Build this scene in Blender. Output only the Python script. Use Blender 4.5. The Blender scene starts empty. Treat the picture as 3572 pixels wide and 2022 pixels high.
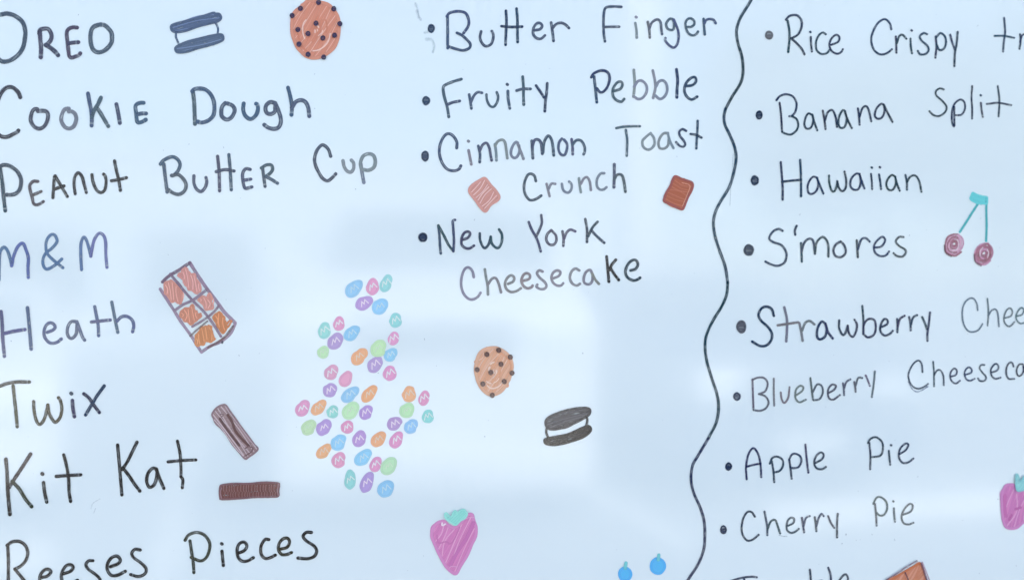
import bpy, bmesh, math, random
from mathutils import Vector, noise
from mathutils.geometry import tessellate_polygon

sc = bpy.context.scene
COL = sc.collection
R = math.radians

# ------------------------------------------------------------------ camera
YAW = R(15)
CAM = Vector((-0.27, -0.97, 1.45))
cd = bpy.data.cameras.new('camera')
cam = bpy.data.objects.new('camera', cd)
COL.objects.link(cam)
cam.location = CAM
cam.rotation_euler = (R(90), 0, -YAW)
cd.sensor_width = 36
cd.lens = 36
cd.clip_start = 0.05
cd.clip_end = 900
cd.dof.use_dof = True
cd.dof.focus_distance = 0.97
cd.dof.aperture_fstop = 5.0
sc.camera = cam

# ------------------------------------------------------------------ world, sun, exposure
SUN_EL, SUN_AZ = R(44), R(28)          # the sun stands behind the board: the board is in shade
w = bpy.data.worlds.new('World')
sc.world = w
w.use_nodes = True
nt = w.node_tree
sky = nt.nodes.new('ShaderNodeTexSky')
sky.sky_type = 'NISHITA'
sky.sun_disc = False
sky.sun_elevation = SUN_EL
sky.sun_rotation = SUN_AZ
nt.links.new(sky.outputs[0], nt.nodes['Background'].inputs[0])
nt.nodes['Background'].inputs[1].default_value = 0.1
sd = bpy.data.lights.new('sun', 'SUN')
sd.energy = 5.0
sd.angle = R(0.5)
sd.color = (1.0, 0.95, 0.88)
sun = bpy.data.objects.new('sun', sd)
COL.objects.link(sun)
sdir = Vector((math.sin(SUN_AZ) * math.cos(SUN_EL), math.cos(SUN_AZ) * math.cos(SUN_EL), math.sin(SUN_EL)))
sun.rotation_euler = sdir.to_track_quat('Z', 'Y').to_euler()
sun.location = sdir * 30

vs = sc.view_settings
vs.view_transform = 'Standard'
vs.look = 'None'
vs.gamma = 1
vs.exposure = 2.02
sc.cycles.transparent_max_bounces = 24

# white board as it shows in this shade (linear), used to turn the marker colours seen into pigment colours
ILLUM = (0.89, 1.02, 1.20)

# ------------------------------------------------------------------ helpers
def tag(o, label=None, cat=None, group=None, kind=None):
    if label: o['label'] = label
    if cat: o['category'] = cat
    if group: o['group'] = group
    if kind: o['kind'] = kind
    return o

def lin(c):
    return tuple(((v / 255 + 0.055) / 1.055) ** 2.4 if v > 10 else v / 255 / 12.92 for v in c)

def pig(c, refl=(0.030, 0.036, 0.048)):
    return tuple(min(0.93, max(0.006, (l - q) / e)) for l, e, q in zip(lin(c), ILLUM, refl)) + (1.0,)

def mat(name, col, rough=0.5, metal=0.0, var=0.0, scale=8.0, bump=0.0, spec=0.5, coat=0.0):
    m = bpy.data.materials.new(name)
    m.use_nodes = True
    n = m.node_tree.nodes; l = m.node_tree.links
    b = n['Principled BSDF']
    b.inputs['Base Color'].default_value = (*col, 1)
    b.inputs['Roughness'].default_value = rough
    b.inputs['Metallic'].default_value = metal
    b.inputs['Specular IOR Level'].default_value = spec
    b.inputs['Coat Weight'].default_value = coat
    if var or bump:
        tc = n.new('ShaderNodeTexCoord')
        no = n.new('ShaderNodeTexNoise')
        no.inputs['Scale'].default_value = scale
        no.inputs['Detail'].default_value = 6
        l.new(tc.outputs['Object'], no.inputs['Vector'])
        if var:
            r = n.new('ShaderNodeValToRGB')
            r.color_ramp.elements[0].position = 0.3
            r.color_ramp.elements[1].position = 0.7
            r.color_ramp.elements[0].color = (*[c * (1 - var) for c in col], 1)
            r.color_ramp.elements[1].color = (*[min(1, c * (1 + var)) for c in col], 1)
            l.new(no.outputs[0], r.inputs[0])
            l.new(r.outputs[0], b.inputs['Base Color'])
        if bump:
            bp = n.new('ShaderNodeBump')
            bp.inputs['Strength'].default_value = bump
            bp.inputs['Distance'].default_value = 0.01
            l.new(no.outputs[0], bp.inputs['Height'])
            l.new(bp.outputs[0], b.inputs['Normal'])
    return m

def world_loc(o):
    p = Vector(o.location)
    while o.parent:
        o = o.parent
        p = p + Vector(o.location)
    return p

def link(name, me, parent=None, loc=(0, 0, 0)):
    o = bpy.data.objects.new(name, me)
    COL.objects.link(o)
    if parent:
        o.parent = parent
        o.location = Vector(loc) - world_loc(parent)
    else:
        o.location = loc
    return o

def empty(name, loc, parent=None):
    o = link(name, None, parent, loc)
    o.empty_display_size = 0.1
    return o

# ------------------------------------------------------------------ the board's own plane (y = 0, facing the camera)
FW = Vector((math.sin(YAW), math.cos(YAW), 0))
RT = Vector((math.cos(YAW), -math.sin(YAW), 0))
def onboard(X, Y, h=0.0):
    """a point measured off the photograph -> the place on the board where it was drawn"""
    d = FW + RT * ((X - 1786) / 3572) + Vector((0, 0, 1)) * ((1011 - Y) / 3572)
    t = (0 - CAM.y) / d.y
    p = CAM + d * t
    return Vector((p.x, -h, p.z))

CROP = dict(A=(0, 0, 3.64), B=(500, 0, 3.165), C=(0, 250, 4.16), D=(0, 460, 2.572), E=(860, 460, 2.572),
            F=(1440, 0, 2.572), G=(1600, 420, 2.572), H=(2572, 0, 2.572), I=(2572, 500, 2.572), J=(2400, 980, 2.193),
            K=(2400, 1456, 2.572), L=(0, 960, 2.572), M=(0, 1456, 2.218), N=(1000, 930, 4.593), O=(1000, 1240, 4.593),
            P=(1000, 1500, 4.593), Q=(1440, 1150, 3.214), R=(1440, 1720, 2.573), S=(1560, 840, 2.573),
            T=(3072, 1600, 3.45), U=(2480, 1920, 2.859), V=(520, 880, 3.832), W=(700, 1380, 3.64),
            X=(2080, 100, 3.166), Y=(2260, 0, 4.852), Z=(3172, 1000, 3.64), s=(0, 0, 1.0))

def pts(crop, s):
    x0, y0, k = CROP[crop]
    out = []
    for t in s.split():
        a, b = t.split(',')
        out.append((x0 + float(a) / k, y0 + float(b) / k))
    return out

def spline(P, closed=False, step=3.0):
    n = len(P)
    if n == 1:
        return [P[0], (P[0][0] + 0.5, P[0][1])]
    out = []
    rng = range(n if closed else n - 1)
    for i in rng:
        p1, p2 = P[i], P[(i + 1) % n]
        p0 = P[i - 1] if (closed or i > 0) else (2 * p1[0] - p2[0], 2 * p1[1] - p2[1])
        p3 = P[(i + 2) % n] if (closed or i < n - 2) else (2 * p2[0] - p1[0], 2 * p2[1] - p1[1])
        d = math.dist(p1, p2)
        if d < 1e-6: continue
        k = max(1, int(d / step))
        for j in range(k):
            t = j / k
            out.append(tuple(0.5 * (2 * p1[c] + (p2[c] - p0[c]) * t + (2 * p0[c] - 5 * p1[c] + 4 * p2[c] - p3[c]) * t * t
                             + (3 * p1[c] - p0[c] - 3 * p2[c] + p3[c]) * t ** 3) for c in (0, 1)))
    if not closed: out.append(P[-1])
    return out

class Ink:
    """collects marker strokes and filled patches of one object: flat ink film lying on the board"""
    layer = 0
    def __init__(s, lift=0.0):
        s.v = []; s.f = []; s.st = []; s.rad = []; s.dens = []; s.col = []
        Ink.layer = (Ink.layer + 1) % 9
        s.z = 0.00030 + Ink.layer * 0.00002 + lift
    def add(s, X, Y, z, st, rad, dens, col):
        s.v.append(onboard(X, Y, z)); s.st.append(st); s.rad.append(rad); s.dens.append(dens); s.col.append(col)
        return len(s.v) - 1
    def stroke(s, P, w, col, dens=1.0, closed=False, taper=0.0, ends=True, wob=0.05, step=3.0):
        Q = spline(P, closed, step)
        if closed: Q = Q + [Q[0]]
        sid = random.random() * 50
        s.z += 0.000016
        n = len(Q)
        L = [0]
        for i in range(1, n): L.append(L[-1] + math.dist(Q[i - 1], Q[i]))
        tot = L[-1]
        h = w / 2
        rows = []
        ta = random.random()
        for i in range(n):
            a = Q[max(0, i - 1)]; b = Q[min(n - 1, i + 1)]
            if closed and i in (0, n - 1): a, b = Q[-2], Q[1]
            tx, ty = b[0] - a[0], b[1] - a[1]
            ln = math.hypot(tx, ty) or 1
            nx, ny = -ty / ln, tx / ln
            wn = 1 + wob * noise.noise(Vector((L[i] / w * 0.7, sid, 0))) * 2
            if taper and not closed:
                e = min(1, (tot - L[i]) / (w * 3))
                wn *= 1 - taper * (1 - e)
            hh = h * wn
            dn = dens * (1 - 0.14 * (0.5 + 0.5 * noise.noise(Vector((L[i] / w * 0.35, sid, 7)))))
            if ends and not closed and tot > w * 1.5:
                e = (tot - L[i]) / w
                if e < 0.35: dn = min(1.25, dn * 1.25)
                elif e < 0.62: dn *= 0.62
                elif e < 0.85: dn *= 0.85
                if L[i] / w < 0.3: dn = min(1.2, dn * 1.12)
            z = s.z + 0.000010 * i / n
            u = L[i] / w
            c = s.add(Q[i][0], Q[i][1], z, (u, 0, sid), 0, dn, col)
            l = s.add(Q[i][0] + nx * hh, Q[i][1] + ny * hh, z, (u, 1, sid), 1, dn, col)
            r = s.add(Q[i][0] - nx * hh, Q[i][1] - ny * hh, z, (u, -1, sid), 1, dn, col)
            rows.append((c, l, r))
            if not closed and i in (0, n - 1):
                sg = -1 if i == 0 else 1
                tx, ty = tx / ln * sg, ty / ln * sg
                prev = l
                for k in range(1, 8):
                    an = math.pi * k / 8
                    if k == 8: break
                    q = s.add(Q[i][0] + (nx * math.cos(an) + tx * math.sin(an)) * hh,
                              Q[i][1] + (ny * math.cos(an) + ty * math.sin(an)) * hh, z, (u, math.cos(an), sid), 1, dn, col)
                    s.f.append((c, prev, q)); prev = q
                s.f.append((c, prev, r))
        for i in range(n - 1):
            a, b = rows[i], rows[i + 1]
            s.f.append((a[0], a[1], b[1], b[0]))
            s.f.append((a[0], b[0], b[2], a[2]))
    def fill(s, P, col, dens=0.9, inset=2.0, w=12.0):
        Q = spline(P, True, 4.0)
        cx = sum(p[0] for p in Q) / len(Q); cy = sum(p[1] for p in Q) / len(Q)
        # signed area decides which side is inside
        A = sum(Q[i - 1][0] * Q[i][1] - Q[i][0] * Q[i - 1][1] for i in range(len(Q)))
        sg = -1 if A > 0 else 1
        n = len(Q); I2 = []
        for i in range(n):
            a, b = Q[i - 1], Q[(i + 1) % n]
            tx, ty = b[0] - a[0], b[1] - a[1]; ln = math.hypot(tx, ty) or 1
            I2.append((Q[i][0] + sg * ty / ln * inset, Q[i][1] - sg * tx / ln * inset))
        sid = random.random() * 50
        s.z += 0.000016
        # centre of each patch carries density 1; its rim fades
        idx = [s.add(x, y, s.z, (x / w * 0.35, y / w * 0.9, sid), 0.0, dens, col) for x, y in I2]
        for t in tessellate_polygon([[Vector((x, y, 0)) for x, y in I2]]):
            s.f.append(tuple(idx[k] for k in t))
        return Q
    def hatch(s, P, ang, gap, w, col, dens=0.6, jit=0.3, pad=4):
        Q = spline(P, True, 4.0)
        ca, sa = math.cos(ang), math.sin(ang)
        T = [(x * ca + y * sa, -x * sa + y * ca) for x, y in Q]
        v = min(t[1] for t in T) + gap * 0.5
        while v < max(t[1] for t in T):
            xs = []
            for i in range(len(T)):
                a, b = T[i - 1], T[i]
                if (a[1] - v) * (b[1] - v) < 0:
                    xs.append(a[0] + (v - a[1]) / (b[1] - a[1]) * (b[0] - a[0]))
            xs.sort()
            for k in range(0, len(xs) - 1, 2):
                a, b = xs[k] + pad + random.uniform(0, pad), xs[k + 1] - pad - random.uniform(0, pad)
                if b - a > w:
                    m = (a + b) / 2
                    bow = random.uniform(-jit, jit) * gap * 2
                    L = [(a, v), (m, v + bow), (b, v + random.uniform(-jit, jit) * gap)]
                    s.stroke([(x * ca - y * sa, x * sa + y * ca) for x, y in L], w * random.uniform(0.8, 1.2), col,
                             dens * random.uniform(0.6, 1.1), ends=False)
            v += gap
    def build(s, name, material, parent):
        c = sum(s.v, Vector((0, 0, 0))) / len(s.v)
        c.y = 0
        me = bpy.data.meshes.new(name)
        me.from_pydata([p - c for p in s.v], [], s.f)
        a = me.attributes.new('st', 'FLOAT_VECTOR', 'POINT'); a.data.foreach_set('vector', [x for t in s.st for x in t])
        a = me.attributes.new('rad', 'FLOAT', 'POINT'); a.data.foreach_set('value', s.rad)
        a = me.attributes.new('dens', 'FLOAT', 'POINT'); a.data.foreach_set('value', s.dens)
        a = me.attributes.new('ink', 'FLOAT_COLOR', 'POINT'); a.data.foreach_set('color', [x for t in s.col for x in t])
        me.materials.append(material)
        return link(name, me, parent, c)

def ink_material(name, rough=0.1, streak=0.62, edge=0.22, spec=0.45):
    m = bpy.data.materials.new(name)
    m.use_nodes = True
    n = m.node_tree.nodes; l = m.node_tree.links
    b = n['Principled BSDF']; out = n['Material Output']
    def at(nm):
        a = n.new('ShaderNodeAttribute'); a.attribute_name = nm; return a
    def mth(op, a, c, clamp=False):
        x = n.new('ShaderNodeMath'); x.operation = op; x.use_clamp = clamp
        for i, q in enumerate((a, c)):
            if isinstance(q, (int, float)): x.inputs[i].default_value = q
            else: l.new(q, x.inputs[i])
        return x.outputs[0]
    st, rad, dens, ink = at('st'), at('rad'), at('dens'), at('ink')
    mp = n.new('ShaderNodeVectorMath'); mp.operation = 'MULTIPLY'; mp.inputs[1].default_value = (0.55, 1.3, 1)
    l.new(st.outputs['Vector'], mp.inputs[0])
    no = n.new('ShaderNodeTexNoise'); no.inputs['Scale'].default_value = 1.0; no.inputs['Detail'].default_value = 3
    l.new(mp.outputs[0], no.inputs['Vector'])
    thin = n.new('ShaderNodeMapRange'); thin.inputs[1].default_value = 0.44; thin.inputs[2].default_value = 0.75
    thin.inputs[3].default_value = 0; thin.inputs[4].default_value = streak
    l.new(no.outputs[0], thin.inputs[0])
    r2 = mth('MULTIPLY', rad.outputs['Fac'], rad.outputs['Fac'])
    mid = mth('SUBTRACT', 1.0, r2)
    hole = mth('MULTIPLY', thin.outputs[0], mid)                      # thinner ink in the middle of the stroke
    d = mth('MULTIPLY', dens.outputs['Fac'], mth('SUBTRACT', 1.0, hole))
    soft = n.new('ShaderNodeMapRange'); soft.interpolation_type = 'SMOOTHSTEP'
    soft.inputs[1].default_value = 1.0; soft.inputs[2].default_value = 1.0 - edge
    soft.inputs[3].default_value = 0; soft.inputs[4].default_value = 1
    l.new(rad.outputs['Fac'], soft.inputs[0])
    alpha = mth('MULTIPLY', d, soft.outputs[0], True)
    l.new(ink.outputs['Color'], b.inputs['Base Color'])
    b.inputs['Roughness'].default_value = rough
    b.inputs['Specular IOR Level'].default_value = spec
    l.new(alpha, b.inputs['Alpha'])
    return m

INK = ink_material('marker_ink')
PASTEL = ink_material('chalk_marker_ink', rough=0.3, streak=0.05, edge=0.2, spec=0.35)
SMEAR = ink_material('smeared_ink', rough=0.3, streak=0.9, edge=0.9, spec=0.3)

# ------------------------------------------------------------------ setting: ground, wall
def boxmesh(name, lo, hi, bev=0.0, seg=2):
    bm = bmesh.new()
    bmesh.ops.create_cube(bm, size=1)
    for v in bm.verts:
        v.co = Vector([(lo[i] + hi[i]) / 2 + v.co[i] * (hi[i] - lo[i]) for i in range(3)])
    if bev: bmesh.ops.bevel(bm, geom=bm.edges[:], offset=bev, segments=seg, affect='EDGES', profile=0.6)
    me = bpy.data.meshes.new(name); bm.to_mesh(me); bm.free()
    return me

def part(name, lo, hi, m, parent, bev=0.0, smooth=False):
    c = [(lo[i] + hi[i]) / 2 for i in range(3)]
    me = boxmesh(name, [lo[i] - c[i] for i in range(3)], [hi[i] - c[i] for i in range(3)], bev)
    me.materials.append(m)
    if smooth:
        for p in me.polygons: p.use_smooth = True
    pw = world_loc(parent) if parent else Vector((0, 0, 0))
    o = link(name, me, parent, Vector(c) + (pw if parent else Vector((0, 0, 0))))
    return o

asphalt = mat('asphalt', (0.19, 0.19, 0.19), 0.85, var=0.25, scale=30, bump=0.4)
concrete = mat('concrete', (0.42, 0.40, 0.37), 0.8, var=0.12, scale=6, bump=0.2)
render_m = mat('painted_wall', (0.62, 0.60, 0.56), 0.7, var=0.06, scale=3, bump=0.1)
me = bpy.data.meshes.new('ground')
me.from_pydata([(-400, -400, 0), (400, -400, 0), (400, 400, 0), (-400, 400, 0)], [], [(0, 1, 2, 3)])
me.materials.append(asphalt)
tag(link('ground', me), kind='structure')
me = boxmesh('pavement', (-8, -2.0, 0.004), (8, 0.02, 0.13), 0.01); me.materials.append(concrete)
tag(link('pavement', me), kind='structure')
me = boxmesh('wall', (-8, 0.03, 0), (8, 0.28, 3.1)); me.materials.append(render_m)
tag(link('wall', me), kind='structure')

# ------------------------------------------------------------------ whiteboard
bm_ = bpy.data.materials.new('whiteboard_enamel')
bm_.use_nodes = True
n = bm_.node_tree.nodes; l = bm_.node_tree.links
b = n['Principled BSDF']
tc = n.new('ShaderNodeTexCoord')
no = n.new('ShaderNodeTexNoise'); no.inputs['Scale'].default_value = 5; no.inputs['Detail'].default_value = 5
mpv = n.new('ShaderNodeMapping'); mpv.inputs['Rotation'].default_value = (0, 0.5, 0); mpv.inputs['Scale'].default_value = (1, 1, 3.5)
l.new(tc.outputs['Object'], mpv.inputs[0]); l.new(mpv.outputs[0], no.inputs['Vector'])
cr = n.new('ShaderNodeValToRGB')
cr.color_ramp.elements[0].position = 0.3; cr.color_ramp.elements[0].color = (0.785, 0.810, 0.765, 1)
cr.color_ramp.elements[1].position = 0.7; cr.color_ramp.elements[1].color = (0.803, 0.828, 0.780, 1)
l.new(no.outputs[0], cr.inputs[0]); l.new(cr.outputs[0], b.inputs['Base Color'])
b.inputs['Roughness'].default_value = 0.09
b.inputs['Specular IOR Level'].default_value = 0.56
alu = mat('brushed_aluminium', (0.7, 0.7, 0.72), 0.35, 0.9)

BC = Vector((0.05, 0, 1.45))
board = empty('whiteboard', BC)
tag(board, 'glossy white marker board covered in handwritten dessert flavours and candy doodles', 'whiteboard')
part('panel', (-1.15, 0, -0.7), (1.15, 0.02, 0.7), bm_, board)
for lo, hi in (((-1.19, -0.012, -0.74), (1.19, 0.024, -0.701)), ((-1.19, -0.012, 0.701), (1.19, 0.024, 0.74)),
               ((-1.19, -0.012, -0.699), (-1.151, 0.024, 0.699)), ((1.151, -0.012, -0.699), (1.19, 0.024, 0.699))):
    part('frame_rail', lo, hi, alu, board, 0.004)

# ------------------------------------------------------------------ handwriting
random.seed(5)
NAVY = (62, 76, 103); GREY = (78, 88, 104); WARM = (84, 84, 96); DARK = (38, 46, 64); OLIVE = (68, 72, 74)  # ink tones; the warm and olive ones have reflected surroundings painted in
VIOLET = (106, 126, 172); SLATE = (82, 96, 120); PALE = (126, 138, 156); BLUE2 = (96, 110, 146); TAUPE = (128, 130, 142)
FINE = (66, 82, 106)

def word(text, crop, w, col, data, label):
    """data: one line per letter 'char[@width][#COLOUR][%crop] stroke ; stroke'"""
    glyphs = []
    for ln in data.strip().splitlines():
        head, body = ln.strip().split(' ', 1)
        ww, cc, kr = w, col, crop
        h = head[1:] if len(head) > 1 else ''
        cur = ''; key = ''
        toks = []
        for ch in h:
            if ch in '@#%':
                if key: toks.append((key, cur))
                key = ch; cur = ''
            else: cur += ch
        if key: toks.append((key, cur))
        for k, v in toks:
            if k == '@': ww = float(v)
            if k == '#': cc = globals()[v]
            if k == '%': kr = v
        ink = Ink()
        k = CROP[kr][2]
        for sidx, sp in enumerate(body.split(';')):
            P = pts(kr, sp)
            c2 = tuple(min(255, max(0, v + random.uniform(-7, 7))) for v in cc)
            if len(P) == 1:
                ink.stroke([(P[0][0] - 0.8, P[0][1] - 0.6), (P[0][0] + 0.8, P[0][1] + 0.6)], ww / k * 1.15, pig(c2), 1.1, ends=False)
            else:
                ink.stroke(P, ww / k * 1.07, pig(c2), 1.05)
        glyphs.append(ink)
    allv = [p for g in glyphs for p in g.v]
    c = sum(allv, Vector((0, 0, 0))) / len(allv); c.y = 0
    o = empty('handwritten_word', c, board)
    o['label'] = label
    for g in glyphs: g.build('letter', INK, o)
    return o

def bullet(crop, cx, cy, rx, ry, col=NAVY, tip=0):
    x0, y0, k = CROP[crop]
    ink = Ink()
    P = []
    for i in range(12):
        a = i * math.pi / 6
        r = 1 + random.uniform(-0.06, 0.06)
        P.append((x0 + (cx + rx * r * math.cos(a) + tip * (math.sin(a) < -0.6) * rx * 0.25) / k, y0 + (cy + ry * r * math.sin(a)) / k))
    q = pig(col)
    ink.fill(P, q, 0.97, 2.0)
    S = [((p[0] - x0 - cx / k) * 0.80 + x0 + cx / k, (p[1] - y0 - cy / k) * 0.80 + y0 + cy / k) for p in P]
    ink.stroke(S, rx / k * 0.5, q, 1.0, closed=True)
    return ink.build('bullet_point', INK, board)

word('OREO', 'A', 58, GREY, """
O 60,178 100,177 180,200 260,255 300,310 322,400 318,480 295,600 240,690 160,755 80,785 10,775 -60,700 -100,500 -70,300 -20,200 10,190 40,185
R 505,400 512,500 522,620 518,730;500,430 510,385 560,368 615,375 650,430 655,480 635,530 590,575;580,575 640,610 700,660 738,705
E@52#WARM 980,355 920,352 870,375 848,420 855,520 870,650 880,715 910,735 960,720 1000,705 1020,680;880,553 940,545 995,540
O#SLATE 1250,320 1190,345 1160,390 1148,480 1160,580 1190,640 1245,668 1310,655 1370,610 1415,545 1422,480 1415,420 1380,370 1330,325 1275,315
""", 'handwritten OREO at the top left corner of the board')
word('COOKIE', 'C', 60, SLATE, """
C@62#OLIVE 295,375 270,310 230,265 190,235 140,225 80,245 20,310 -30,420 -70,600 -80,750 -50,870 0,930 60,950 120,945 200,905 250,880 268,855
o#GREY 540,545 505,545 470,580 448,660 450,720 480,780 520,815 575,830 625,810 665,765 690,700 698,640 690,600 660,575 600,570 550,575
o#TAUPE 1000,540 975,540 930,560 895,640 890,710 915,770 955,815 1010,828 1060,805 1090,760 1108,690 1100,640 1080,605 1040,580 1000,582
K 1278,320 1300,450 1322,560 1332,660 1330,785;1465,380 1420,480 1370,560 1335,660;1410,535 1450,590 1510,690 1572,795
I 1690,475 1715,600 1740,748
E 2085,455 2040,455 1985,475 1965,515 1975,600 1985,700 2000,740 2050,735 2100,710 2115,700;2000,620 2060,610 2120,610
""", 'handwritten COOKIE in capitals, second row at left')
word('Dough', 'B', 47, SLATE, """
D 548,1020 560,1120 565,1220 570,1370;540,1010 560,990 600,980 680,990 740,1040 775,1110 785,1190 775,1270 735,1320 690,1345 640,1355 600,1345
o 905,1140 870,1180 860,1240 870,1290 920,1322 970,1300 1005,1240 1005,1200 980,1165 930,1145
u 1108,1145 1102,1210 1120,1270 1160,1310 1200,1312 1245,1270 1265,1210 1260,1160 1245,1148
g 1440,1135 1400,1130 1360,1160 1348,1205 1365,1250 1410,1260 1450,1235 1455,1180 1450,1140;1455,1140 1490,1220 1515,1300 1515,1360 1490,1410 1440,1425 1380,1412 1335,1380
h 1597,970 1625,1080 1640,1180 1635,1270;1640,1190 1680,1130 1740,1108 1790,1130 1820,1190 1832,1285
""", 'handwritten Dough right of COOKIE')
word('PEANUT', 'D', 30, DARK, """
P@36#NAVY 0,320 20,450 35,600 48,708;0,310 40,298 90,308 150,350 185,410 190,460 175,520 140,555 100,565 60,565
E#WARM 340,445 300,445 268,480 275,540 290,590 300,640 325,655 360,645 390,625;300,565 335,550 370,535
A 475,590 482,480 490,400;495,395 545,480 605,580;490,515 530,500 575,485
n 675,555 665,480 670,410 700,368 735,400 755,470 775,545
u 825,385 835,450 865,520 905,545 940,520 952,450 945,400 930,380
t 1028,262 1045,350 1065,430 1080,525;1000,440 1070,428 1135,412
""", 'handwritten PEANUT at the left edge under COOKIE')
word('BUTTER', 'D', 31, SLATE, """
B@34 1470,290 1482,400 1500,540;1440,290 1470,255 1540,225 1590,245 1615,290 1600,345 1560,390 1540,392;1545,392 1600,385 1650,430 1670,480 1655,530 1610,560 1560,552 1510,520
u 1740,395 1740,460 1765,515 1805,535 1840,500 1855,450 1848,410
H 1952,220 1965,350 1970,530;2053,205 2065,340 2075,520;1940,358 2020,340 2100,352
E 2245,338 2205,332 2178,370 2178,430 2190,490 2205,508 2260,495;2190,435 2220,430 2250,425
R 2355,320 2365,400 2378,490;2345,325 2390,298 2435,300 2445,340 2420,375 2385,400;2390,405 2440,430 2490,462
""", 'handwritten BUTTER in capitals between PEANUT and Cup')
word('Cup', 'E', 32, SLATE, """
C 755,220 735,160 700,125 670,122 630,170 610,240 618,300 645,360 680,415 725,440 765,415 800,378
u#PALE 865,260 875,310 900,350 935,362 960,330 960,280 940,255
p@34#PALE 1025,290 1035,360 1052,455;1030,330 1022,280 1045,220 1095,198 1140,215 1155,270 1140,320 1095,345 1050,340
""", 'handwritten Cup right of BUTTER')
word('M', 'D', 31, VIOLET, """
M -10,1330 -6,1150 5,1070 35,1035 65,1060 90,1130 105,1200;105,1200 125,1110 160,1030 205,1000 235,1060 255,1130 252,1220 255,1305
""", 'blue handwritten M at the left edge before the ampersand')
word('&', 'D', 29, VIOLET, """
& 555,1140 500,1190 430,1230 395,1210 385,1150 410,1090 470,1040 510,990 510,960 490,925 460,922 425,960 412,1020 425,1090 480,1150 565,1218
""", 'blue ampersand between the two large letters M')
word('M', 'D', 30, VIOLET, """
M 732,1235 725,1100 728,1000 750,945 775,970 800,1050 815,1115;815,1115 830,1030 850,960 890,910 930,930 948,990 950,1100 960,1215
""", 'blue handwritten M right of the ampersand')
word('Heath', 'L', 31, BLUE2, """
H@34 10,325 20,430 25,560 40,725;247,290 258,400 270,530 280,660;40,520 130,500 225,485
e 425,510 475,490 495,465 480,435 445,425 410,455 395,510 405,560 440,600 480,608 520,595 550,570
a 690,415 640,415 610,460 605,520 625,560 655,560 685,520 690,460 690,420;690,415 715,480 740,550 760,580
t 850,280 865,360 880,440 885,540;820,418 910,408 990,400
h 1003,240 1020,330 1040,430 1057,510;1050,410 1090,372 1140,368 1185,400 1200,450 1190,505
""", 'slate blue handwritten Heath left of the chocolate bar drawing')
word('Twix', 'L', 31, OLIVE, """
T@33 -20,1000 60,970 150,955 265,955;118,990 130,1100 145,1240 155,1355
w 302,1130 305,1200 320,1280 350,1335 385,1310 410,1250 430,1160;430,1160 440,1230 470,1290 500,1315 540,1270 555,1200 545,1130 525,1095
i@34#NAVY 640,1058;650,1120 655,1190 668,1265
x@32#NAVY 752,1060 800,1100 840,1160 892,1228;935,990 870,1080 810,1180 768,1250
""", 'handwritten Twix under Heath, brownish reflection painted into its ink')
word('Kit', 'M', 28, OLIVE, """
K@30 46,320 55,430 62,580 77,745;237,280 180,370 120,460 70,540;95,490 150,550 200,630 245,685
i@29 328,433;337,500 345,570 362,650
t@27#DARK 493,285 515,370 530,460 535,570 547,645;435,452 530,445 625,440
""", 'handwritten Kit at the left edge')
word('Kat', 'M', 27, DARK, """
K 910,210 920,320 932,460 943,595;1060,188 1020,270 985,340 945,400;950,385 1000,450 1040,510 1082,565
a 1210,395 1180,390 1145,430 1135,490 1155,535 1190,520 1210,470 1215,405;1212,405 1240,480 1268,545
t@25 1373,180 1392,270 1400,380 1400,455;1400,455 1415,480 1410,540;1300,340 1400,330 1515,325
""", 'handwritten Kat left of the slanted brown finger bar')
word('Reeses', 'M', 27, DARK, """
R 60,980 65,1100 65,1250 68,1330;55,985 95,958 150,955 195,985 215,1040 200,1100 160,1145 115,1168;115,1168 150,1210 200,1270 250,1330
e 325,1232 365,1222 395,1190 375,1170 345,1175 315,1210 308,1260 330,1310 380,1320
e 490,1205 545,1185 567,1155 550,1135 515,1140 485,1180 475,1230 490,1270 540,1285 600,1255
s@25 720,1103 685,1105 665,1135 685,1170 740,1210 775,1250 765,1295 710,1315
e 855,1150 915,1125 930,1095 905,1068 865,1080 835,1120 830,1170 860,1215 910,1215 970,1185
s@26 1085,1020 1045,1015 1020,1045 1035,1080 1090,1120 1130,1165 1120,1205 1070,1225 1010,1210
""", 'handwritten Reeses cut by the bottom edge of the picture at left')
word('Pieces', 'M', 26, DARK, """
P#OLIVE 1470,950 1480,1020 1495,1120 1500,1195;1432,945 1460,905 1520,885 1580,905 1620,960 1620,1020 1595,1080 1550,1105 1480,1078
i 1716,973;1717,1030 1722,1080 1728,1140
e 1845,1045 1890,1025 1910,990 1890,960 1855,970 1835,1010 1840,1070 1870,1105 1915,1105 1960,1080
c#OLIVE 2080,940 2050,940 2020,990 2020,1050 2050,1085 2090,1080 2130,1060
e#OLIVE 2165,1015 2220,1000 2240,960 2225,930 2190,935 2160,970 2155,1020 2180,1055 2220,1055 2255,1040
s 2410,885 2370,885 2345,915 2370,950 2430,990 2450,1030 2430,1070 2380,1088 2305,1083
""", 'handwritten Pieces at the bottom left, below the short brown bar')
bullet('F', 165, 258, 33, 42)
word('Butter', 'F', 26, SLATE, """
B@27 310,150 312,250 312,350 312,435;305,150 330,120 400,105 470,120 500,180 495,240 455,300;395,298 440,320 490,365 515,400 505,435 450,455 380,440 320,420
u 612,285 602,340 620,390 655,418 700,400 720,350 720,310 708,282
H#NAVY 835,100 840,200 835,300 832,405;930,80 938,180 938,290 940,380;795,238 880,245 980,242
e 1090,275 1140,265 1160,235 1140,210 1110,215 1082,255 1080,310 1110,345 1150,350 1185,320
r 1240,205 1250,270 1262,370;1250,260 1285,220 1330,208 1370,225 1400,255
""", 'handwritten Butter at the top of the middle column')
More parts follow.
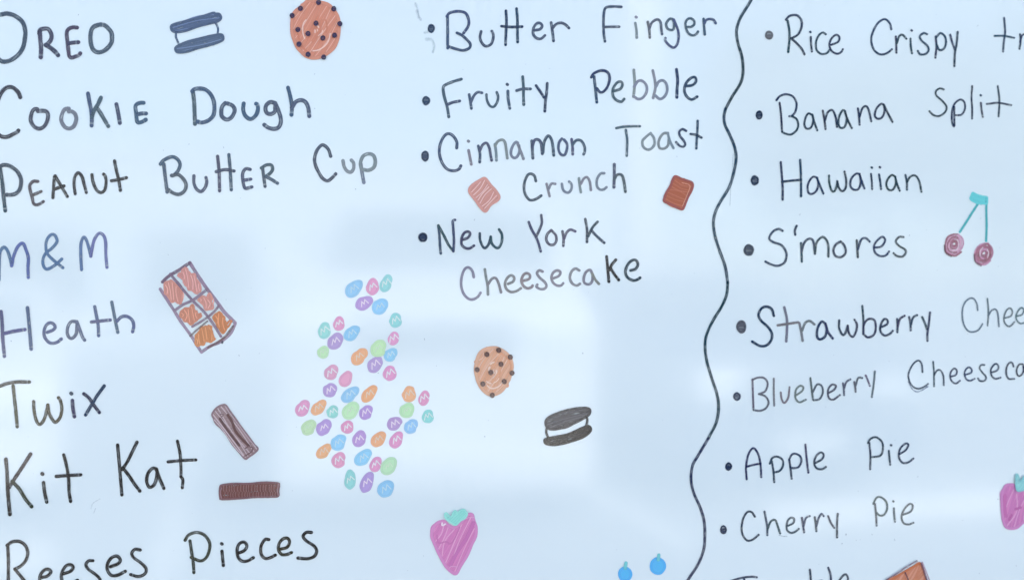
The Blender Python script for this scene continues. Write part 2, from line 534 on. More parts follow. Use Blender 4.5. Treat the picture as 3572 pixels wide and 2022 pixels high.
word('Finger', 'F', 25, SLATE, """
F 1870,65 1800,62 1735,70 1715,110 1710,200 1712,300 1723,375;1725,245 1790,243 1850,243
i#PALE 2003,156;1995,210 2005,270 2008,340
n 2107,200 2120,270 2125,340;2120,260 2145,205 2190,178 2220,200 2228,260 2235,310
g@46%Y 415,330 370,325 325,370 305,425 330,490 390,515 430,500 440,430 430,350;435,340 475,430 510,530 518,640 500,740 460,800 420,810 350,765 290,690 295,650
e@44%Y 660,462 730,460 780,420 780,360 730,320 680,325 640,370 635,440 660,530 710,590 770,605 820,580 845,540
r@46%Y 940,325 945,420 960,590;955,400 980,350 1040,328 1110,345 1145,400
""", 'handwritten Finger left of the wavy line top')
bullet('F', 118, 906, 37, 42)
word('Fruity', 'F', 26, SLATE, """
F@28 435,712 360,735 290,765 272,790 280,860 305,950 315,1000 322,1050;310,940 360,920 420,908
r 505,850 515,910 525,975;520,920 545,865 580,830 620,835
u@24 660,850 665,900 690,950 725,960 755,920 765,870 752,830
i@28 847,760;852,820 855,890 870,975
t@27 985,690 992,780 992,860 995,940;930,815 990,800 1055,800
y#NAVY 1105,770 1140,820 1175,875;1205,750 1200,830 1190,900 1183,1000
""", 'handwritten Fruity in the middle column under Butter')
word('Pebble', 'F', 26, NAVY, """
P 1625,690 1635,780 1650,920;1600,695 1625,660 1690,635 1745,650 1765,700 1750,770 1715,820 1680,830 1650,795
e#SLATE 1800,820 1860,800 1880,760 1865,735 1830,745 1795,800 1795,860 1825,900 1870,915 1895,890
b#PALE 1982,630 1990,740 1985,820 1978,870;1985,780 2020,730 2060,730 2095,770 2095,830 2060,880 2020,890 1985,870
b#PALE 2152,635 2170,720 2175,790 2155,880;2180,780 2205,735 2245,725 2275,760 2280,820 2255,870 2215,890 2175,860
l@28 2365,625 2375,720 2370,800 2368,875
e 2450,775 2510,765 2540,730 2530,695 2490,705 2450,750 2435,810 2455,865 2500,895 2550,870
""", 'handwritten Pebble right of Fruity')
bullet('E', 1602, 218, 35, 51)
word('Cinnamon', 'G', 26, SLATE, """
C@28%E 1885,145 1885,90 1850,35 1805,18 1765,50 1735,120 1730,200 1755,280 1800,335 1860,350 1905,335 1922,305
i#TAUPE 87,188;88,270 100,330 112,395
n 175,230 190,300 188,375;190,270 215,220 250,205 275,250 285,310 295,360
n#PALE 325,215 335,290 338,360;325,230 350,190 390,175 415,200 425,260 435,340
a#PALE 530,205 515,195 490,220 470,270 470,310 490,335 520,330 545,280 540,225;530,215 560,290 580,345
m@28 655,185 660,250 665,340;658,240 680,180 715,175 740,210 750,300;755,290 765,200 800,140 830,170 845,240 852,315
o 925,165 900,200 895,260 915,305 950,310 970,260 970,210 945,175
n 1012,170 1020,230 1022,305;1020,220 1055,180 1100,185 1128,235 1130,280 1120,305
""", 'handwritten Cinnamon in the middle column')
word('Toast', 'X', 30, SLATE, """
T 220,1100 300,1085 400,1080 480,1080;325,1120 340,1230 338,1320 335,1405
o#PALE 600,1155 555,1190 510,1240 515,1300 555,1335 600,1330 640,1280 635,1210 600,1160
a#PALE 790,1155 740,1160 700,1210 685,1270 700,1320 750,1325 790,1290 800,1220;790,1165 810,1240 850,1320
s@28#NAVY 990,1130 950,1112 915,1140 925,1190 965,1240 980,1280 960,1305 920,1295 880,1255
t@28#NAVY 1118,1020 1115,1120 1108,1220 1103,1325;1040,1165 1100,1175 1160,1205
""", 'handwritten Toast right of Cinnamon')
word('Crunch', 'G', 24, PALE, """
C@26#SLATE 692,545 680,500 650,480 620,490 595,540 585,600 595,660 630,710 665,715 705,700 740,675
r 788,570 800,620 815,680;805,620 830,570 865,570
u 925,570 935,620 960,645 990,645 1012,610 1010,570 990,550
n 1078,520 1085,580 1095,645;1095,570 1120,525 1150,510 1175,550 1185,625
c 1305,475 1270,480 1240,530 1240,590 1265,620 1300,620 1325,600
h@27#SLATE 1395,395 1395,480 1392,600;1395,530 1420,490 1460,490 1480,540 1495,640
""", 'handwritten Crunch between the two brown square drawings')
bullet('E', 1580, 946, 42, 44)
word('New', 'E', 25, SLATE, """
N 1720,840 1730,930 1735,1020 1742,1090;1720,840 1770,930 1810,1010 1855,1070;1855,1070 1860,980 1855,880 1850,800 1870,790
e 1935,968 1985,950 2005,915 1990,895 1955,905 1930,950 1930,1010 1960,1040 2000,1045 2040,1020
w 2092,910 2095,970 2120,1030 2145,1040 2175,1000 2190,940;2190,940 2200,1000 2240,1040 2270,1030 2290,980 2290,920 2265,875
""", 'handwritten New above Cheesecake in the middle column')
word('York', 'G', 25, SLATE, """
Y 628,912 655,980 690,1040 715,1100 735,1175;740,850 745,920 720,990 695,1040
o 830,985 795,1020 785,1070 810,1110 850,1115 875,1080 870,1030 835,990
r 930,995 940,1060 938,1125;945,1060 965,1010 1000,980 1045,995
k#NAVY 1135,885 1150,980 1150,1090;1245,910 1200,960 1160,1040;1190,985 1230,1030 1305,1098
""", 'handwritten York right of New')
word('Cheesecake', 'S', 25, TAUPE, """
C#PALE 238,325 225,270 190,238 155,255 130,320 125,400 145,470 185,515 225,525 270,505 298,465
h 337,255 350,340 362,400 365,480;365,390 400,340 435,335 460,380 482,460
e 545,385 590,365 600,330 575,308 540,330 518,380 530,430 570,458 620,450 660,425
e 680,358 735,340 740,305 710,290 680,310 665,360 685,405 720,425 755,415 765,400
s 855,275 825,265 805,290 830,330 875,370 890,405 870,430 830,430 800,410 808,392
e 945,338 1000,315 1015,280 985,265 950,285 935,330 950,375 985,400 1020,400 1040,380
c 1185,265 1150,248 1115,275 1100,330 1120,380 1160,400 1190,385
a 1300,290 1280,260 1245,280 1225,330 1230,375 1270,390 1300,360 1305,300;1300,295 1330,350 1360,385
k@27#DARK 1430,140 1440,250 1450,365;1512,170 1475,215 1455,260;1465,245 1500,300 1538,350
e@27#NAVY 1645,265 1690,250 1710,210 1690,172 1650,180 1615,220 1598,280 1620,330 1670,355 1710,345 1730,330
""", 'handwritten Cheesecake under New York, turning darker at its end')
bullet('H', 282, 318, 37, 42, (112, 116, 126))
word('Rice', 'H', 20, FINE, """
R@22 450,190 465,280 465,370 455,470;435,180 470,145 530,140 570,180 575,240 545,310 490,345;480,345 530,390 575,440 600,490
i 653,290;657,335 660,400 667,465
c 792,310 765,295 730,320 705,380 710,450 750,485 800,480 830,445
e 840,405 900,380 915,340 890,315 850,340 825,400 845,460 895,485 930,470 945,445
""", 'handwritten Rice at the top of the right column')
word('Crispy', 'H', 20, FINE, """
C 1380,265 1365,210 1320,175 1260,210 1215,290 1200,370 1225,450 1280,490 1340,480 1385,445
r 1420,330 1425,400 1425,475;1430,390 1450,330 1480,315 1515,350
i 1562,276;1552,350 1555,420 1565,480
s 1700,310 1670,300 1635,330 1655,370 1700,410 1715,450 1690,485 1640,490 1618,460
p 1778,330 1785,420 1775,520;1780,340 1820,300 1860,330 1870,390 1850,440 1810,450 1785,400
y 1908,315 1925,380 1950,450;1975,290 1965,400 1950,480 1945,595
""", 'handwritten Crispy right of Rice')
word('tr', 'H', 19, FINE, """
t 2392,165 2400,290 2390,370 2382,465;2305,325 2390,325 2480,342
r 2535,310 2540,380 2530,440;2535,380 2555,320 2590,310 2620,330
""", 'handwritten letters tr cut by the right edge of the picture')
bullet('H', 195, 1034, 31, 45)
word('Banana', 'H', 20, FINE, """
B 378,925 390,1020 400,1180;350,900 380,865 440,848 500,870 530,930 520,1000 490,1040 465,1045;490,1045 530,1070 545,1120 530,1170 480,1208 430,1200 400,1185
a 665,1030 635,1020 610,1060 600,1120 620,1155 660,1145 680,1080 670,1030;672,1030 690,1100 715,1170
n 765,995 780,1080 790,1160;785,1080 810,1010 850,990 880,1050 892,1140
a 965,1000 945,990 915,1040 905,1100 920,1145 960,1140 980,1070 965,1000;965,1010 990,1080 1025,1150
n 1080,975 1090,1050 1095,1120;1095,1050 1120,975 1155,955 1180,1000 1200,1090
a 1310,940 1285,935 1245,980 1232,1040 1260,1068 1300,1050 1320,990 1310,940;1312,940 1345,1010 1390,1095
""", 'handwritten Banana in the right column')
word('Split', 'H', 18, FINE, """
S 1850,805 1815,795 1780,820 1785,860 1840,910 1875,960 1860,1010 1810,1042 1760,1035 1722,1000
p 1945,960 1945,1050 1945,1135 1925,1100 1925,1000 1950,930 2000,895 2035,920 2040,980 2010,1030 1960,1035
l 2105,775 2100,880 2105,970 2105,1065
i@19 2182,857;2183,925 2190,990 2200,1050
t 2335,775 2348,880 2348,960 2342,1045;2235,935 2340,925 2455,945
""", 'handwritten Split right of Banana')
bullet('I', 155, 333, 37, 48)
word('Hawaiian', 'I', 20, FINE, """
H@22 388,170 398,290 405,400 405,505;562,150 568,260 570,370 570,475;400,345 490,335 570,328
a 715,310 680,300 650,330 630,380 635,440 665,455 705,430 725,370 715,310;715,315 740,380 770,450
w 820,290 825,360 845,425 870,430 890,380 895,340;895,340 910,400 940,430 970,400 975,330 960,255
a 1095,275 1060,275 1020,320 1012,380 1040,415 1085,410 1105,350 1095,275;1095,280 1115,340 1138,405
i 1205,218;1198,275 1205,340 1208,410
i 1278,215;1270,280 1280,340 1288,410
a 1415,300 1385,285 1350,320 1335,370 1355,415 1395,415 1420,360 1415,300;1415,300 1430,360 1455,425
n 1507,285 1520,350 1520,415;1520,350 1550,300 1595,290 1630,340 1650,435
""", 'handwritten Hawaiian in the right column')
bullet('I', 102, 957, 46, 53)
word("S'mores", 'I', 22, FINE, """
S 405,785 370,768 320,790 285,850 320,885 390,910 430,960 440,1010 420,1070 360,1098 300,1085 250,1060
' 530,740 515,780 518,820
m 570,895 575,980 577,1060;575,970 600,890 645,855 680,880 695,990;695,980 710,890 760,840 800,870 815,930 815,1015
o 925,880 880,910 860,960 880,1010 930,1020 970,980 960,920 925,880
r 1070,870 1075,940 1080,1020;1080,950 1110,865 1150,850 1185,880
e@20 1230,935 1290,925 1325,870 1300,838 1255,870 1225,920 1235,980 1280,1010 1330,1005 1360,970
s@20 1490,840 1450,840 1420,880 1450,920 1500,950 1510,980 1480,1015 1430,1010 1400,985
""", 'handwritten S\'mores left of the cherry drawing')
bullet('J', 407, 350, 38, 53, (100, 106, 120))
word('Strawberry', 'J', 18, FINE, """
S@21 655,265 640,215 600,195 560,210 538,260 560,305 610,350 640,400 635,450 600,490 550,495 490,462
t@20#TAUPE 735,200 755,290 755,380 750,460;685,338 770,325 840,315
r@20#TAUPE 850,320 865,390 875,455;870,380 895,320 930,305 965,330
a@20 1050,325 1020,310 990,360 985,420 1005,445 1045,425 1060,370 1050,325;1050,330 1070,390 1105,438
w 1155,300 1155,360 1180,410 1200,400 1220,340;1220,340 1230,400 1260,425 1285,380 1290,330 1272,295
b 1332,190 1340,290 1340,400;1340,400 1345,330 1380,290 1425,300 1435,360 1420,410 1375,430 1340,405
e 1470,355 1520,330 1525,300 1500,290 1475,330 1470,380 1500,415 1540,405 1565,380
r 1598,290 1602,340 1600,390;1602,350 1620,290 1655,265
r 1690,275 1700,320 1702,375;1702,340 1720,280 1750,260
y 1790,275 1810,320 1825,365;1850,240 1840,330 1830,400 1830,455
""", 'handwritten Strawberry in the right column')
word('Chee', 'Z', 22, (104, 122, 140), """
C 865,295 855,220 820,155 770,145 710,190 675,270 670,380 690,480 740,555 800,572 870,550 915,490 925,470
h 988,150 1000,270 1000,380 990,490;1005,360 1040,300 1090,285 1120,340 1135,500
e 1210,395 1285,370 1305,310 1275,270 1230,300 1200,380 1205,450 1250,500 1290,490 1330,445
e 1365,372 1430,350 1450,290 1420,265 1380,300 1352,370 1365,430 1410,465 1470,450
""", 'pale handwritten Chee cut by the right edge, beside Strawberry')
bullet('J', 373, 881, 29, 34)
word('Blueberry', 'J', 16, (104, 110, 126), """
B 492,750 495,850 500,980;490,755 530,738 580,740 608,780 590,840 540,862;540,862 590,880 615,925 595,970 550,990 500,985
l#TAUPE 655,745 655,850 658,950
u#TAUPE 708,850 715,900 735,930 765,890 775,810
e#TAUPE 820,875 870,840 880,810 855,800 825,830 820,890 850,925 900,905
b 935,740 945,830 955,905;952,850 985,790 1020,800 1030,850 1005,900 960,910
e 1072,855 1115,830 1130,800 1100,790 1070,830 1075,890 1110,905 1160,870
r 1183,780 1190,820 1192,870;1192,820 1210,770 1240,750
r 1270,770 1278,810 1280,845;1280,800 1300,740 1330,740
y 1358,720 1375,760 1390,800;1428,690 1420,780 1405,885
""", 'handwritten Blueberry in the right column')
word('Cheeseca', 'Z', 23, FINE, """
C 165,1080 155,980 120,935 70,955 20,1020 -15,1120 10,1220 60,1275 120,1290 190,1265 235,1230
h 300,950 310,1080 312,1260;312,1120 350,1060 395,1060 430,1130 435,1245
e 525,1138 590,1115 600,1060 570,1035 530,1070 515,1140 540,1200 590,1225 640,1190
e 705,1115 780,1090 790,1050 760,1020 720,1040 698,1100 720,1170 770,1190 825,1165
s 950,990 910,990 890,1030 920,1080 965,1130 970,1170 940,1195 890,1190 870,1160
e 1040,1085 1110,1060 1130,1010 1100,975 1060,1000 1030,1060 1045,1130 1090,1165 1155,1150
c 1320,1010 1300,960 1260,970 1230,1030 1230,1110 1260,1165 1330,1165
a 1430,980 1390,985 1360,1050 1370,1120 1410,1125 1445,1070 1440,980;1445,1000 1470,1100 1500,1150
""", 'handwritten Cheeseca cut by the right edge, beside Blueberry')
bullet('K', 363, 436, 31, 41)
word('Apple', 'K', 20, FINE, """
A 525,550 520,440 540,330 585,272 630,330 650,430 655,530;525,438 590,420 650,410
p 750,390 765,480 772,575;732,410 755,360 800,348 845,375 850,430 820,475 765,490
p 908,380 920,470 928,545;905,375 930,330 965,322 1005,345 1015,390 990,440 940,450 915,440
l 1052,240 1062,360 1078,490
e 1140,405 1200,370 1215,330 1190,310 1150,340 1130,400 1150,450 1200,460 1235,440
""", 'handwritten Apple in the right column')
word('Pie', 'K', 19, FINE, """
P 1625,225 1635,340 1632,460;1612,225 1640,185 1690,175 1740,220 1745,290 1720,340 1640,352
i 1820,245;1800,295 1805,350 1812,420
e 1893,325 1950,290 1975,240 1945,232 1900,280 1890,350 1920,400 1970,400 2020,365
""", 'handwritten Pie right of Apple')
bullet('K', 317, 1002, 30, 43)
word('Cherry', 'K', 20, FINE, """
C 598,885 570,845 530,845 495,900 480,980 490,1050 530,1098 580,1090 632,1048
h 685,840 700,920 710,980 710,1050;712,1000 740,930 780,915 800,960 825,1035
e 885,970 940,945 950,905 920,895 890,930 885,1000 920,1030 960,1020 992,995
r 1020,895 1030,960 1040,1025;1035,970 1055,900 1090,880
r 1135,890 1145,950 1150,1015;1150,970 1170,900 1195,860 1215,880
y 1255,880 1280,940 1310,985;1342,860 1335,950 1335,1070
""", 'handwritten Cherry in the right column')
word('Pie', 'K', 19, (96, 106, 118), """
P 1675,770 1685,860 1690,965;1660,770 1690,715 1730,712 1775,750 1785,810 1760,865 1720,875 1690,850
i 1840,748;1845,810 1848,870 1855,930
e 1920,870 1995,840 2015,790 1990,770 1945,810 1915,880 1930,940 1975,955 2020,940
""", 'handwritten Pie right of Cherry')
word('T ble', 'U', 23, FINE, """
T 190,300 300,268 400,255 455,260;330,280 345,400
b 985,185 995,292 1000,400;1000,360 1050,310 1115,300 1120,380
l 1168,165 1190,230 1195,292 1200,400
e 1260,380 1330,330 1365,280 1345,232 1310,250 1270,310 1262,380
""", 'tops of a handwritten word cut by the bottom edge under Cherry Pie')

# wavy divider and its stray hairline
ink = Ink()
div = [(2640,-40),(2616,8),(2598,37),(2581,66),(2570,99),(2569,124),(2575,157),(2586,192),(2591,227),(2590,265),(2580,296),(2554,337),(2530,381),(2525,406),(2528,435),(2546,473),(2562,514),(2567,556),(2556,614),(2541,657),(2510,708),(2494,743),(2488,778),(2494,824),(2510,875),(2529,929),(2538,986),(2534,1027),(2517,1068),(2487,1117),(2466,1162),(2459,1199),(2464,1254),(2482,1317),(2500,1372),(2506,1418),(2498,1472),(2470,1528),(2433,1590),(2415,1623),(2410,1670),(2419,1716),(2443,1771),(2456,1818),(2458,1872),(2454,1915),(2435,1965),(2402,2016),(2370,2070)]
for a, b in ((0, 13), (12, 27), (26, 38), (37, len(div))):     # drawn in four pulls of the pen
    ink.stroke(div[a:b], random.uniform(10.8, 11.8), pig(tuple(v + random.uniform(-8, 8) for v in FINE)), 1.0, wob=.05, step=6.0, ends=False)
ink.build('wavy_line', INK, board)['label'] = 'long wavy marker line dividing the right column'

# ------------------------------------------------------------------ drawings
def P_(crop, s): return pts(crop, s)
def disc(ink, x, y, r, col, dens=1.0):
    P = [(x + r * (1 + random.uniform(-.07, .07)) * math.cos(a * math.pi / 5), y + r * 1.08 * (1 + random.uniform(-.07, .07)) * math.sin(a * math.pi / 5)) for a in range(10)]
    ink.fill(P, col, dens, 1.5)
    ink.stroke([((px - x) * .78 + x, (py - y) * .78 + y) for px, py in P], r * .5, col, dens, closed=True)

def shrink(P, d):
    cx = sum(p[0] for p in P) / len(P); cy = sum(p[1] for p in P) / len(P)
    out = []
    for x, y in P:
        r = math.hypot(x - cx, y - cy) or 1
        out.append((cx + (x - cx) * (r - d) / r, cy + (y - cy) * (r - d) / r))
    return out

def mix(a, b, f):
    return tuple(x * (1 - f) + y * f for x, y in zip(a, b))

def patch(P, col, dens, w, name, material, parent, edge=None, edge_d=1.0, hatches=(), extra=(), lift=0.0):
    """a coloured-in shape: first coat, overlapping passes of the pen on top, then its outline"""
    lit = lambda c: mix(c, (255, 255, 255), 0.10)
    col = lit(col); edge = lit(edge) if edge else None
    ink = Ink(lift)
    ink.fill(P, pig(col), 1.1, w * 0.35, w)
    for ang, gap, hw, hc, hd in hatches:
        ink.hatch(P, R(ang), gap, hw, pig(mix(col, lit(hc), hd)), 1.7, pad=w * 0.6)
    ink.stroke(shrink(P, w * 0.45), w, pig(mix(col, edge or col, edge_d)), 1.2, closed=True)
    for S, sw, scol, sdn in extra:
        ink.stroke(S, sw, pig(mix(col, scol, sdn)), 1.3, ends=False)
    return ink.build(name, material, parent)

def sandwich(wafers, sides, sw, cols, label, crop, streaks):
    root = None
    for k, wf in enumerate(wafers):
        c = cols[k]
        dk = tuple(v * 0.9 for v in c)
        lt = tuple(min(255, v * 1.25 + 12) for v in c)
        P = pts(crop, wf)
        o = patch(P, c, 0.97, 10, 'wafer', INK, root or board, edge=dk, edge_d=1.0,
                  hatches=((streaks, 7, 4.0, dk, 0.5), (streaks + 3, 13, 3.4, lt, 0.8)))
        if root is None:
            root = o; root.name = 'sandwich_cookie_drawing'; root['label'] = label
    for s in sides:
        ink = Ink(); ink.stroke(pts(crop, s), sw / CROP[crop][2], pig(cols[1]), 1.0)
        ink.build('cream_line', INK, root)

sandwich(["292,300 310,280 370,258 560,200 780,140 800,150 850,155 870,190 865,215 830,240 780,255 620,305 480,345 390,362 330,360 300,340",
          "340,550 350,525 400,495 480,460 640,415 800,385 870,380 893,400 893,440 850,465 740,505 600,550 480,580 400,588 355,580"],
         ["362,355 360,410 375,450 392,495", "790,245 815,290 825,330 818,392"], 27, [(78, 96, 132), (80, 98, 130)],
         'flat blue-grey sandwich cookie drawing right of OREO', 'B', -16)
sandwich(["1475,1060 1480,1010 1520,970 1620,920 1750,880 1880,865 1960,868 1998,890 1990,940 1940,980 1860,1030 1760,1080 1660,1110 1560,1122 1500,1105",
          "1460,1240 1480,1220 1560,1200 1700,1165 1820,1130 1920,1085 1985,1070 2008,1115 1970,1165 1900,1210 1800,1250 1700,1280 1600,1293 1530,1290 1475,1275"],
         ["1500,1100 1495,1150 1518,1205", "1950,980 1955,1020 1940,1085"], 30, [(62, 66, 78), (30, 34, 46)],
         'dark rounded sandwich cookie drawing under the small spotted cookie', 'Q', -20)

def cookie(crop, outline, chips, r, base, light, dark, chipcol, label, swirl):
    k = CROP[crop][2]
    P = pts(crop, outline)
    cx = sum(p[0] for p in P) / len(P); cy = sum(p[1] for p in P) / len(P)
    ex = []
    for j in range(swirl):
        f = 1 - 0.14 * (j + 1)
        a0 = random.uniform(0, 6); a1 = a0 + random.uniform(.7, 1.7)
        n = len(P)
        S = []
        for q in range(7):
            a = a0 + (a1 - a0) * q / 6
            x, y = P[int(a / 6.2832 * n) % n]
            x2, y2 = P[(int(a / 6.2832 * n) + 1) % n]
            fr = a / 6.2832 * n % 1
            x += (x2 - x) * fr; y += (y2 - y) * fr
            S.append((cx + (x - cx) * f, cy + (y - cy) * f))
        ox, oy = random.uniform(-9, 9), random.uniform(-9, 9)
        S = [(cx + (x - cx) * .9 + ox, cy + (y - cy) * .9 + oy) for x, y in S]
        ex.append((S, random.uniform(3.5, 7.5), light if j % 3 else dark, 1.0 if j % 3 else 0.5))
    ex.append(([(cx - 25, cy + 30), (cx - 5, cy - 5), (cx + 15, cy - 45)], 9, dark, 0.35))
    ex.append(([(cx - 5, cy + 40), (cx + 18, cy + 5), (cx + 28, cy - 30)], 9, dark, 0.35))
    o = patch(P, base, 0.92, 13, 'cookie_drawing', PASTEL, board, edge=tuple(v * .97 for v in base), edge_d=0.75,
              hatches=((-62, 15, 12, dark, 0.35), (-56, 23, 3.0, light, 0.55)), extra=ex)
    o['label'] = label
    x0, y0, _ = CROP[crop]
    for x, y in chips:
        ink = Ink(0.0018); disc(ink, x0 + x / k, y0 + y / k, r / k, pig(chipcol))
        ink.build('chocolate_chip', INK, o)
cookie('B', "1830,-10 1950,10 2050,40 2120,110 2165,190 2178,290 2172,390 2150,480 2110,550 2040,610 1960,650 1870,662 1790,640 1730,590 1680,530 1650,460 1625,380 1620,290 1630,200 1660,130 1710,80 1770,30",
       [(1733,102),(1932,36),(2101,107),(1642,180),(1905,266),(2168,271),(1705,335),(1817,380),(1980,428),(2108,398),(1717,495),(1817,607),(1989,638)],
       29, (214,142,122), (242,204,196), (200,118,96), (72,60,88), 'large reddish spotted cookie drawing at the top of the board', 9)
cookie('Q', "890,180 960,190 1050,240 1100,300 1125,370 1125,450 1100,540 1060,620 1010,690 950,730 880,745 820,725 760,670 715,590 690,500 685,410 705,320 740,245 800,200",
       [(958,225),(825,273),(1087,303),(982,383),(716,443),(870,475),(1106,480),(1020,576),(780,603),(886,730)],
       29, (222,174,150), (240,214,204), (216,146,112), (106,88,92), 'smaller tan spotted cookie drawing below the middle column', 9)

# cereal squares
o = patch(pts('G', "235,508 290,570 340,625 372,680 365,715 320,745 280,780 240,828 190,790 145,730 100,670 82,635 90,600 130,560 190,525"),
          (204,144,138), 0.9, 11, 'toast_square_drawing', PASTEL, board, edge=(208,150,146), edge_d=0.6,
          hatches=((-52, 9, 4, (196,132,132), 0.5), (-50, 12, 3, (238,210,212), 0.9)))
o['label'] = 'pale pink hatched square drawing left of Crunch'
o = patch(pts('G', "1940,492 2000,515 2060,535 2095,550 2108,580 2095,630 2060,700 2025,780 2005,808 1960,795 1890,760 1835,735 1832,705 1850,650 1890,580 1915,520"),
          (168,92,76), 0.97, 9, 'toast_square_drawing', PASTEL, board, edge=(146,78,82), edge_d=0.9,
          hatches=((15, 8, 4, (172,88,62), 0.5), (20, 12, 3, (206,132,110), 0.5)),
          extra=((pts('G', "2000,560 2070,585 2050,660 2005,770"), 3, (226,176,160), 0.7),))
o['label'] = 'dark brown square drawing right of Crunch'

# chocolate bar
MAU = (164,146,172); MAUD = (132,114,138)
ink = Ink()
k = CROP['V'][2]
for s, wv, c, d in (("545,140 640,290 770,480 900,650 1010,800 1150,940", 52, MAU, .95), ("180,395 260,320 400,235 545,140", 48, MAUD, .95),
                    ("150,490 220,600 330,770 430,930 560,1110 640,1240 700,1330", 46, MAU, .95), ("1150,955 1090,1080 960,1190 820,1250 700,1330", 46, MAU, .9),
                    ("1125,985 1020,1120 900,1210 790,1270", 34, (128,104,112), .95), ("345,345 400,400 440,450", 6, (60,60,80), .9),
                    ("980,1195 978,1205", 34, (84,82,104), 1)):
    ink.stroke(pts('V', s), wv / k, pig(c), d)
bar = ink.build('chocolate_bar_drawing', INK, board)
bar['label'] = 'slanted bar of six orange chocolate squares drawn right of Heath'
def rag(P, amp):
    out = []
    for i in range(len(P)):
        a, b2 = P[i], P[(i + 1) % len(P)]
        out.append((a[0] + random.uniform(-amp, amp), a[1] + random.uniform(-amp, amp)))
        out.append(((a[0] + b2[0]) / 2 + random.uniform(-amp, amp), (a[1] + b2[1]) / 2 + random.uniform(-amp, amp)))
    return out
for s, c in (("480,190 520,240 560,270 610,290 640,350 690,420 700,470 690,530 640,560 590,530 530,510 480,440 450,370 390,330 370,280 430,260 450,210", (206,142,140)),
             ("290,350 340,390 400,440 430,490 455,550 445,650 430,700 390,695 350,660 290,665 250,620 190,540 190,430 220,380", (206,140,132)),
             ("810,530 840,560 850,650 870,740 830,770 770,780 730,740 690,680 650,640 680,600 740,575 780,610 790,540", (208,144,138)),
             ("580,690 610,720 615,770 640,780 660,830 700,815 710,850 670,900 610,950 560,985 510,940 440,900 410,840 420,770 470,740 550,735 555,700", (202,132,112)),
             ("930,780 960,800 980,840 1010,845 1030,900 1040,960 1080,910 1115,910 1100,960 1050,1030 980,1085 940,1040 880,950 840,860 890,810", (200,126,88)),
             ("800,960 840,980 850,1060 870,1130 890,1160 830,1215 780,1200 750,1170 730,1240 640,1255 600,1200 600,1110 660,1060 690,990 760,970 785,1000", (206,134,94))):
    P = pts('V', s)
    dk = tuple(v * .88 for v in c); lt = tuple(min(255, v * 1.1 + 26) for v in c)
    patch(rag(P, 2.8), c, .93, 7, 'chocolate_square', PASTEL, bar, edge=c, edge_d=.8,
          hatches=((78, 7, 4.5, dk, .45), (82, 13, 3.5, lt, 1.0)))
for s, wv, c in (("285,290 400,430 500,550 600,660 740,800 860,960 960,1120", 40, (140,122,146)), ("345,775 450,700 580,640 680,570 780,490", 42, (150,134,156)),
                 ("580,990 700,920 800,850 880,780 930,715", 36, (142,122,140)), ("550,1115 620,1050 680,1000 740,950 780,918", 26, (128,116,120))):
    ink = Ink(0.0012); ink.stroke(pts('V', s), wv / k, pig(c), 0.97)
    ink.build('dividing_line', INK, bar)

# finger bars
o = patch(pts('W', "280,100 320,110 370,180 440,270 520,380 620,520 690,620 735,675 690,730 620,780 580,808 550,790 480,710 400,620 320,500 250,410 180,340 150,270 135,230 160,180 210,130"),
          (158,136,144), .93, 7, 'finger_bar_drawing', INK, board, edge=(136,114,126), edge_d=.9,
          hatches=((52, 7, 3, (128,106,112), .45), (54, 13, 4, (206,192,204), .9)),
          extra=tuple((pts('W', s), wv / 3.64, c, d) for s, wv, c, d in (
              ("170,300 260,400 330,500 430,640 540,760", 12, (214,204,218), .85), ("320,150 400,260 500,390 610,540 700,650", 10, (206,194,208), .7),
              ("245,290 310,390 390,500 470,600 490,625", 34, (104,84,90), .85), ("345,240 400,330 440,440 520,540 610,630", 38, (108,86,90), .9),
              ("570,660 610,640 660,660 640,710 560,760", 18, (112,90,98), .7), ("250,230 290,230 270,260", 14, (112,96,106), .6))))
o['label'] = 'slanted mauve-brown finger bar drawing between Twix and Kat'
P = pts('W', "235,1150 260,1125 400,1105 600,1098 820,1088 990,1100 1008,1120 1000,1200 995,1270 900,1280 700,1290 500,1305 260,1312 235,1290 228,1220")
ex = []
for j in range(19):
    x = 290 + j * 36 + random.uniform(-6, 6)
    ex.append((pts('W', f"{x},{1135 - j * .8} {x - 4},{1185} {x + 3},{1210}"), 2.0, (196,170,176), .55))
    ex.append((pts('W', f"{x + 18},{1215} {x + 12},{1250} {x + 16},{1280 - j * .8}"), 2.2, (188,160,168), .5))
ex.append((pts('W', "265,1160 250,1220 265,1290"), 4, (176,152,168), .7)); ex.append((pts('W', "985,1110 975,1200 985,1255"), 3, (196,176,190), .7))
o = patch(P, (122,84,86), .96, 8, 'finger_bar_drawing', INK, board, edge=(128,98,108), edge_d=.95,
          hatches=((80, 8, 5, (108,70,70), .4),), extra=ex)
o['label'] = 'short flat reddish-brown finger bar drawing right of Kat'

# strawberries
HOT = (206,128,196)
o = patch(pts('R', "275,238 310,270 370,290 430,255 500,180 540,178 555,230 580,300 575,380 540,460 490,570 430,660 388,728 340,710 290,660 230,560 180,450 155,380 165,310 200,260 240,240"),
          (216,132,196), .96, 12, 'strawberry_drawing', PASTEL, board, edge=(210,138,200), edge_d=.8,
          hatches=((-60, 12, 8, (200,108,178), .35), (-66, 21, 4, (232,182,224), .8)),
          extra=((pts('R', "215,370 230,440 300,430 330,450 370,410 420,300"), 5, (190,110,170), .5), (pts('R', "335,640 400,520 480,400 545,260"), 12, (186,104,176), .45),
                 (pts('R', "340,650 400,655"), 4, (224,180,222), .7), (pts('R', "262,262 262,285 290,272"), 6, (246,232,250), .95),
                 (pts('R', "440,240 500,215 548,212"), 3, (226,180,222), .8)))
o['label'] = 'large pink strawberry drawing with mint leaves at the bottom centre'
